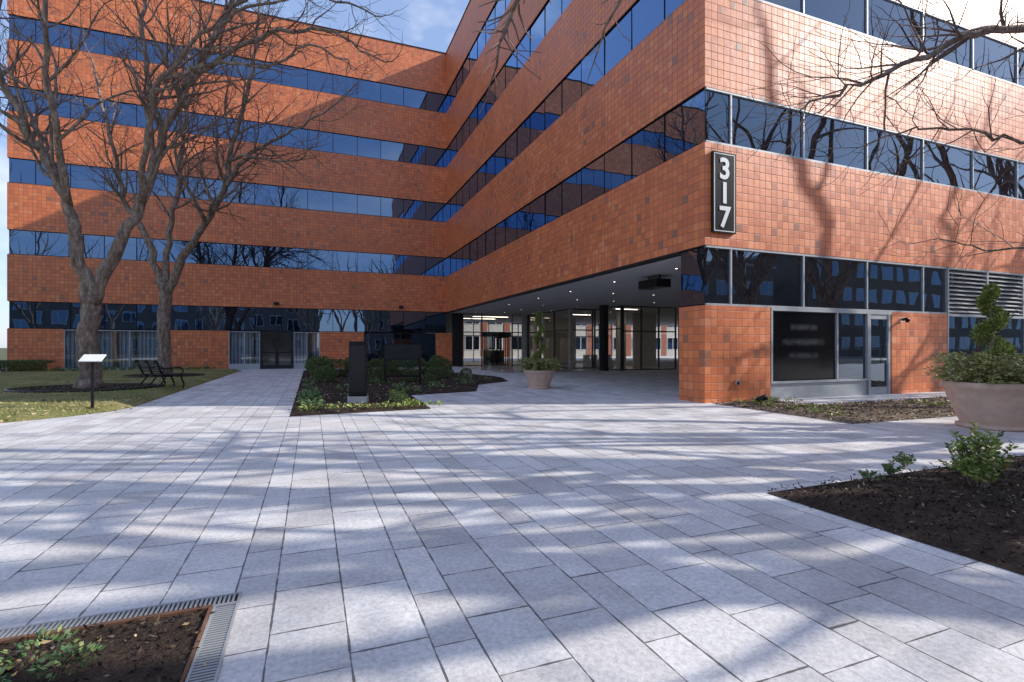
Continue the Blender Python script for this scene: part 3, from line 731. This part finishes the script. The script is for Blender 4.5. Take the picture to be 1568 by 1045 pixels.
for _ in range(16000):
    u = R.uniform(-24.6, -22.0); 
    f = R.random()
    if f < .55: v = LB-1.7+R.gauss(0, .03)*2; z = R.uniform(.05, .62)
    else: v = R.uniform(LB-1.7, LB-.7); z = .62+R.gauss(0, .03)
    hd.leaf(Vector((u, v, z)), Vector((R.gauss(0, 1), R.gauss(0, 1), R.gauss(0, 1))), .05, .03, BOX, R)
hd.obj('clipped_hedge', None, True)
def ground_cover(name, spots, mat, L, w, nper, rad, h):
    m = MB()
    for (u, v) in spots:
        rr = rad*R.uniform(.6, 1.3)
        for _ in range(nper):
            a = R.uniform(0, 6.28); r = rr*math.sqrt(R.random()); z = .05+h*R.random()*(1-.6*r/rr)
            m.leaf(Vector((u+r*math.cos(a), v+r*math.sin(a), z)), Vector((math.cos(a)*.8, math.sin(a)*.8, R.uniform(-.1, .9))), L*R.uniform(.6, 1.3), w, mat, R)
    return m.obj(name, None, True)
sp = []; sp2 = []
for _ in range(60): 
    q = rnd_in(bedC)
    if edge_dist(q, bedC) > .3 and q[1] < 12: sp.append(q)
for i in range(9): sp2.append((-9.05+i*.33, 1.55+R.uniform(-.1, .15)))
for i in range(10): sp.append((-9.0, 1.8+i*.5)); sp2.append((-6.8+R.uniform(-.2, .1), 1.8+i*.35))
ground_cover('groundcover_plants', sp, GCOV, .09, .035, 80, .22, .2)
ground_cover('groundcover_plants', sp2, LIME, .08, .03, 55, .16, .14)
sp = [rnd_in(bedW) for _ in range(22)]; sp = [q for q in sp if edge_dist(q, bedW) > .2 and q[0] < 9]
sp += [(.5+i*.5, -.7+R.uniform(-.2, .2)) for i in range(4)]+[(.5+R.uniform(-.2, .2), -1-i*.5) for i in range(5)]
ground_cover('groundcover_plants', sp, LIME, .07, .026, 60, .15, .11)
sp = [(u, LB-1.3+R.uniform(-.2, .2)) for u in [-21.7+i*.45 for i in range(17)]]
ground_cover('groundcover_plants', sp, GCOV, .1, .05, 130, .3, .32)
ground_cover('groundcover_plants', [(-9.95, -7.30), (-10.22, -7.4), (-10.1, -7.15)], GCOV, .032, .018, 110, .10, .07)
ground_cover('groundcover_plants', [(-10.75, -7.4), (-10.9, -7.6)], LIME, .035, .02, 90, .10, .07)
def leafy(name, loc, h, rad, nst, seed, mat, L=.055, w=.028, per=34):
    rg = random.Random(seed); m = MB()
    for _ in range(nst):
        a = rg.uniform(0, 6.28); r = rad*math.sqrt(rg.random()); hh = h*rg.uniform(.6, 1.05)*(1-.35*r/rad)
        b0 = Vector((math.cos(a)*r*.25, math.sin(a)*r*.25, 0)); e = Vector((math.cos(a)*r, math.sin(a)*r, hh)); md = (b0+e)/2+Vector((rg.gauss(0, .02), rg.gauss(0, .02), .03))
        m.tube([b0, md, e], [.006, .005, .003], 4, BARK, False)
        for k in range(per):
            t_ = .25+.75*k/per; p = b0.lerp(e, t_); az = k*2.4+rg.uniform(-.4, .4)
            m.leaf(p, Vector((math.cos(az), math.sin(az), rg.uniform(.2, 1.0))), L*rg.uniform(.7, 1.2), w, mat, rg)
    o = m.obj(name); o.location = loc; return o
leafy('cherry_laurel_shrub', (4.42, 4.85, .04), .68, .25, 30, 2, LIME, .06, .028, 36)
leafy('small_shrub', (3.95, 5.35, .05), .16, .14, 10, 3, GCOV, .045, .02, 16)
leafy('small_shrub', (4.42, 5.75, .05), .18, .14, 10, 5, GCOV, .045, .02, 16)
leafy('small_shrub', (4.75, 5.45, .05), .16, .14, 8, 6, LIME, .05, .03, 16)
leafy('small_shrub', (3.55, 5.1, .05), .10, .14, 8, 7, GCOV, .04, .02, 16)
leafy('small_shrub', (6.2, 5.8, .05), .3, .22, 10, 9, GCOV, .055, .03, 20)

def planter(name, loc, sc_, top, seed):
    rg = random.Random(seed); e = empty(name, loc=loc)
    p = MB()
    prof = [(.0, 0), (.44, 0), (.47, .02), (.47, .06), (.40, .07), (.42, .1), (.50, .3), (.575, .5), (.59, .52), (.59, .56), (.60, .57), (.63, .66), (.665, .68), (.665, .76), (.64, .775), (.60, .77), (.58, .70), (.0, .70)]
    p.lathe((0, 0, 0), [(r*sc_, z*sc_) for r, z in prof], POT, 56)
    p.lathe((0, 0, .012+.70*sc_), [(.001, 0), (.57*sc_, 0)], MULCH, 24)
    p.obj('pot', e)
    f = MB(); zb = .72*sc_
    for _ in range(int(250)):
        a = rg.uniform(0, 6.28); r0 = rg.uniform(.05, .5)*sc_; reach = rg.uniform(.2, .56)*sc_; up = rg.uniform(.02, .42)*sc_
        q = Vector((math.cos(a)*r0, math.sin(a)*r0, zb)); dirn = Vector((math.cos(a), math.sin(a), 0))
        n = 9; pts = []
        for k in range(n+1):
            t_ = k/n; pts.append(q+dirn*reach*t_+Vector((0, 0, up*math.sin(min(1, t_*1.1)*math.pi*.72)*1.2+.05)))
        f.tube(pts[::3], [.006, .005, .004, .003], 3, TWIG, False)
        for k in range(n+1):
            for j in range(6):
                sd = dirn.cross(Vector((0, 0, 1)))*rg.choice((-1, 1))
                f.leaf(pts[k], sd*rg.uniform(.3, 1)+dirn*rg.uniform(.3, 1)+Vector((0, 0, rg.uniform(-.5, .5))), rg.uniform(.04, .09), .014, CEDAR if rg.random() < .85 else BOX, rg)
    f.obj('evergreen_boughs', e)
    s_ = MB(); H = top; z0 = zb
    s_.tube([Vector((0, 0, z0-.1)), Vector((.02, 0, z0+(H-z0)*.5)), Vector((0, .01, H-.1))], [.035, .028, .012], 8, BARK)
    turns = 2.7; n = 260
    for k in range(n):
        t_ = k/n; an = t_*turns*2*math.pi; z = z0+.12+(H-z0-.28)*t_; rr = (.27-.17*t_)*sc_
        c = Vector((math.cos(an)*rr*.7, math.sin(an)*rr*.7, z)); cr_ = (.135-.055*t_)*sc_*(1+.15*math.sin(k*.7))
        for j in range(34):
            d = Vector((rg.gauss(0, 1), rg.gauss(0, 1), rg.gauss(0, .8))).normalized()
            s_.leaf(c+d*cr_*rg.uniform(.5, 1.15), d+Vector((0, 0, .4)), .05*sc_, .018, LIME if rg.random() < .7 else BOX, rg)
    for j in range(700):
        d = Vector((rg.gauss(0, 1), rg.gauss(0, 1), rg.gauss(0, 1))).normalized()
        s_.leaf(Vector((0, 0, H-.12))+d*.10*sc_*rg.uniform(.5, 1), d, .045, .018, LIME if rg.random() < .6 else BOX, rg)
    s_.obj('spiral_topiary', e)
    return e
planter('planter_with_spiral_topiary', (8.25, 8.8, 0.0), 1.02, 2.48, 5)
planter('planter_with_spiral_topiary', (.92, 17.2, 0.0), .80, 2.62, 6)

# ---------------------------------------------------------------- furniture & signs
e = empty('pylon_sign', loc=W(-7.95, 2.84)); e.rotation_euler = (0, 0, ANG-.25)
q = MB(); q.box(-.23, .23, -.13, .13, 0, .20, STUC); q.obj('concrete_base', e)
q = MB(); q.box(-.20, .20, -.07, .07, .20, 1.52, BLACK); q.box(-.17, .17, -.075, -.0705, .3, 1.42, DARKM); q.box(-.204, -.201, -.06, .06, .22, 1.5, ALU); q.obj('pylon', e)
e = empty('directory_sign', loc=W(-5.9, 8.8)); e.rotation_euler = (0, 0, ANG-.3)
q = MB(); q.box(-.66, .66, -.06, .06, .92, 1.5, BLACK); q.box(-.62, .62, -.066, -.0605, .96, 1.46, DARKM)
for x in (-.62, .62): q.box(x-.035, x+.035, -.035, .035, 0, .92, BLACK)
q.box(-.58, .58, -.03, .03, .3, .36, BLACK); q.obj('panel', e)
e = empty('tree_label_sign', loc=(-8.86, 10.8, .05)); e.rotation_euler = (0, 0, .25)
q = MB(); q.box(-.022, .022, -.022, .022, 0, 1.08, BLACK); q.box(-.06, .06, -.03, .03, 0, .02, BLACK); q.obj('post', e)
q = MB(); q.box(-.2, .2, -.13, .13, -.012, .012, WHITE); q.box(-.205, .205, -.135, .135, -.02, -.0125, BLACK); o = q.obj('label_board', e); o.location = (0, 0, 1.1); o.rotation_euler = (.55, 0, 0)
e = empty('park_bench', loc=(-11.2, 16.3, .08)); e.rotation_euler = (0, 0, 2.6)
q = MB()
for x in (-.6, 0, .6):
    prof = [(.36, .0), (.40, .12), (.34, .28), (.30, .42), (.10, .43), (-.10, .41), (-.22, .44), (-.30, .62), (-.38, .84), (-.44, .88), (-.46, .82)]
    pts = catmull([Vector((x, -a, b_)) for a, b_ in prof], 3); q.tube(pts, [.026]*len(pts), 8, BLACK)
    pts = catmull([Vector((x, .12, .42)), Vector((x, .2, .25)), Vector((x, .34, .1)), Vector((x, .42, .0))], 3); q.tube(pts, [.024]*len(pts), 8, BLACK)
    if x: 
        pts = catmull([Vector((x, -.30, .42)), Vector((x, -.38, .56)), Vector((x, -.26, .66)), Vector((x, .0, .64)), Vector((x, .3, .64))], 3); q.tube(pts, [.022]*len(pts), 8, BLACK)
for i in range(7):
    yy = -.30+i*.085; q.box(-.68, .68, yy, yy+.055, .435, .455, BLACK)
for i in range(5):
    yy = .25+i*.036; zz = .52+i*.08; q.box(-.68, .68, yy, yy+.02, zz, zz+.05, BLACK)
q.obj('iron_frame', e)
e = empty('landscape_spotlight', loc=W(.75, -1.0, .03))
q = MB(); q.tube([Vector((0, 0, 0)), Vector((0, 0, .12))], [.015, .015], 8, BLACK); q.tube([Vector((-.1, .03, .12)), Vector((.0, 0, .15)), Vector((.12, -.03, .2))], [.05, .065, .07], 12, BLACK); q.obj('lamp_head', e)

# ---------------------------------------------------------------- neighbouring buildings
def block(name, x0, x1, y0, y1, h, fl, wall, mod=3.2, frame=False, stripe=None):
    e = empty(name, frame=frame); m = MB(); m.box(x0, x1, y0, y1, 0, h, wall); m.box(x0-.2, x1+.2, y0-.2, y1+.2, h, h+.4, CONC); m.obj('walls', e)
    w_ = MB(); z = 1.0
    while z < h-2:
        x = x0+.8
        while x < x1-2:
            for yy, s_ in ((y0, -1), (y1, 1)):
                w_.box(x, x+mod*.62, yy+s_*.004, yy+s_*.04, z, z+fl*.55, WHITE)
                w_.box(x+.08, x+mod*.62-.08, yy+s_*.041, yy+s_*.06, z+.08, z+fl*.55-.08, GLASS)
                w_.box(x+mod*.31-.04, x+mod*.31+.04, yy+s_*.061, yy+s_*.08, z+.08, z+fl*.55-.08, WHITE)
                if stripe: w_.box(x+mod*.66, x+mod*.95, yy+s_*.004, yy+s_*.03, z-.9, z+fl*.7, stripe)
            x += mod
        z += fl
    w_.obj('windows', e)
DSTONE = m_plain('brown_stone', (.20, .16, .13), .85, 0, .15, 1.)
block('office_building', -55, -8, -62, -42, 12, 3.6, DSTONE, frame=True)
block('office_building', 2, 50, -64, -42, 12, 3.6, DSTONE, frame=True)
block('office_building', 56, 150, -66, -42, 15, 3.6, DSTONE, frame=True)
block('office_building', -20, 46, 54, 66, 12, 3.4, STUC, frame=True, stripe=REDB)
block('office_building', -75, -52, 24, 50, 9, 3.4, STUC)

# ---------------------------------------------------------------- light
SD = Vector((-1.051, -.0586, -.61)).normalized()
L = bpy.data.lights.new('sun', 'SUN'); L.energy = 5.0; L.angle = math.radians(.45); L.color = (1., .955, .88)
lo = bpy.data.objects.new('sun', L); sc.collection.objects.link(lo); lo.rotation_euler = SD.to_track_quat('-Z', 'Y').to_euler(); lo.location = (40, 5, 40)
w = bpy.data.worlds.new('World'); sc.world = w; w.use_nodes = True; nt = w.node_tree; nt.nodes.clear(); n = N(nt)
sky = nt.nodes.new('ShaderNodeTexSky'); sky.sky_type = 'NISHITA'; sky.sun_disc = False
sky.sun_elevation = math.asin(-SD.z); sky.sun_rotation = math.atan2(-SD.x, -SD.y); sky.air_density = 1.0; sky.dust_density = .4
tc = nt.nodes.new('ShaderNodeTexCoord').outputs['Generated']
mp = nt.nodes.new('ShaderNodeMapping'); mp.inputs['Scale'].default_value = (1, 1, 2.2); mp.inputs['Location'].default_value = (.35, .2, 0); n.link(tc, mp.inputs[0])
cf = n.ramp(n.noise(mp.outputs[0], 2.1, 5, .62), [(.51, 0.), (.76, 1.)])
veil = n.mix(.42, sky.outputs[0], (4.0, 5.6, 9.6))
col = n.mix(n.math('MULTIPLY', cf, .8), veil, (9., 8.9, 9.1))
bg = nt.nodes.new('ShaderNodeBackground'); bg.inputs[1].default_value = .145; n.link(col, bg.inputs[0])
out = nt.nodes.new('ShaderNodeOutputWorld'); n.link(bg.outputs[0], out.inputs[0])

# ---------------------------------------------------------------- camera
cam = bpy.data.cameras.new('camera'); cam.sensor_width = 36; cam.lens = 36*783/1568; cam.clip_end = 3000; cam.clip_start = .05
cam.shift_y = 9.5/1568
c = bpy.data.objects.new('camera', cam); sc.collection.objects.link(c); c.location = (0, 0, 1.38); c.rotation_euler = (math.pi/2, 0, 0)
sc.camera = c
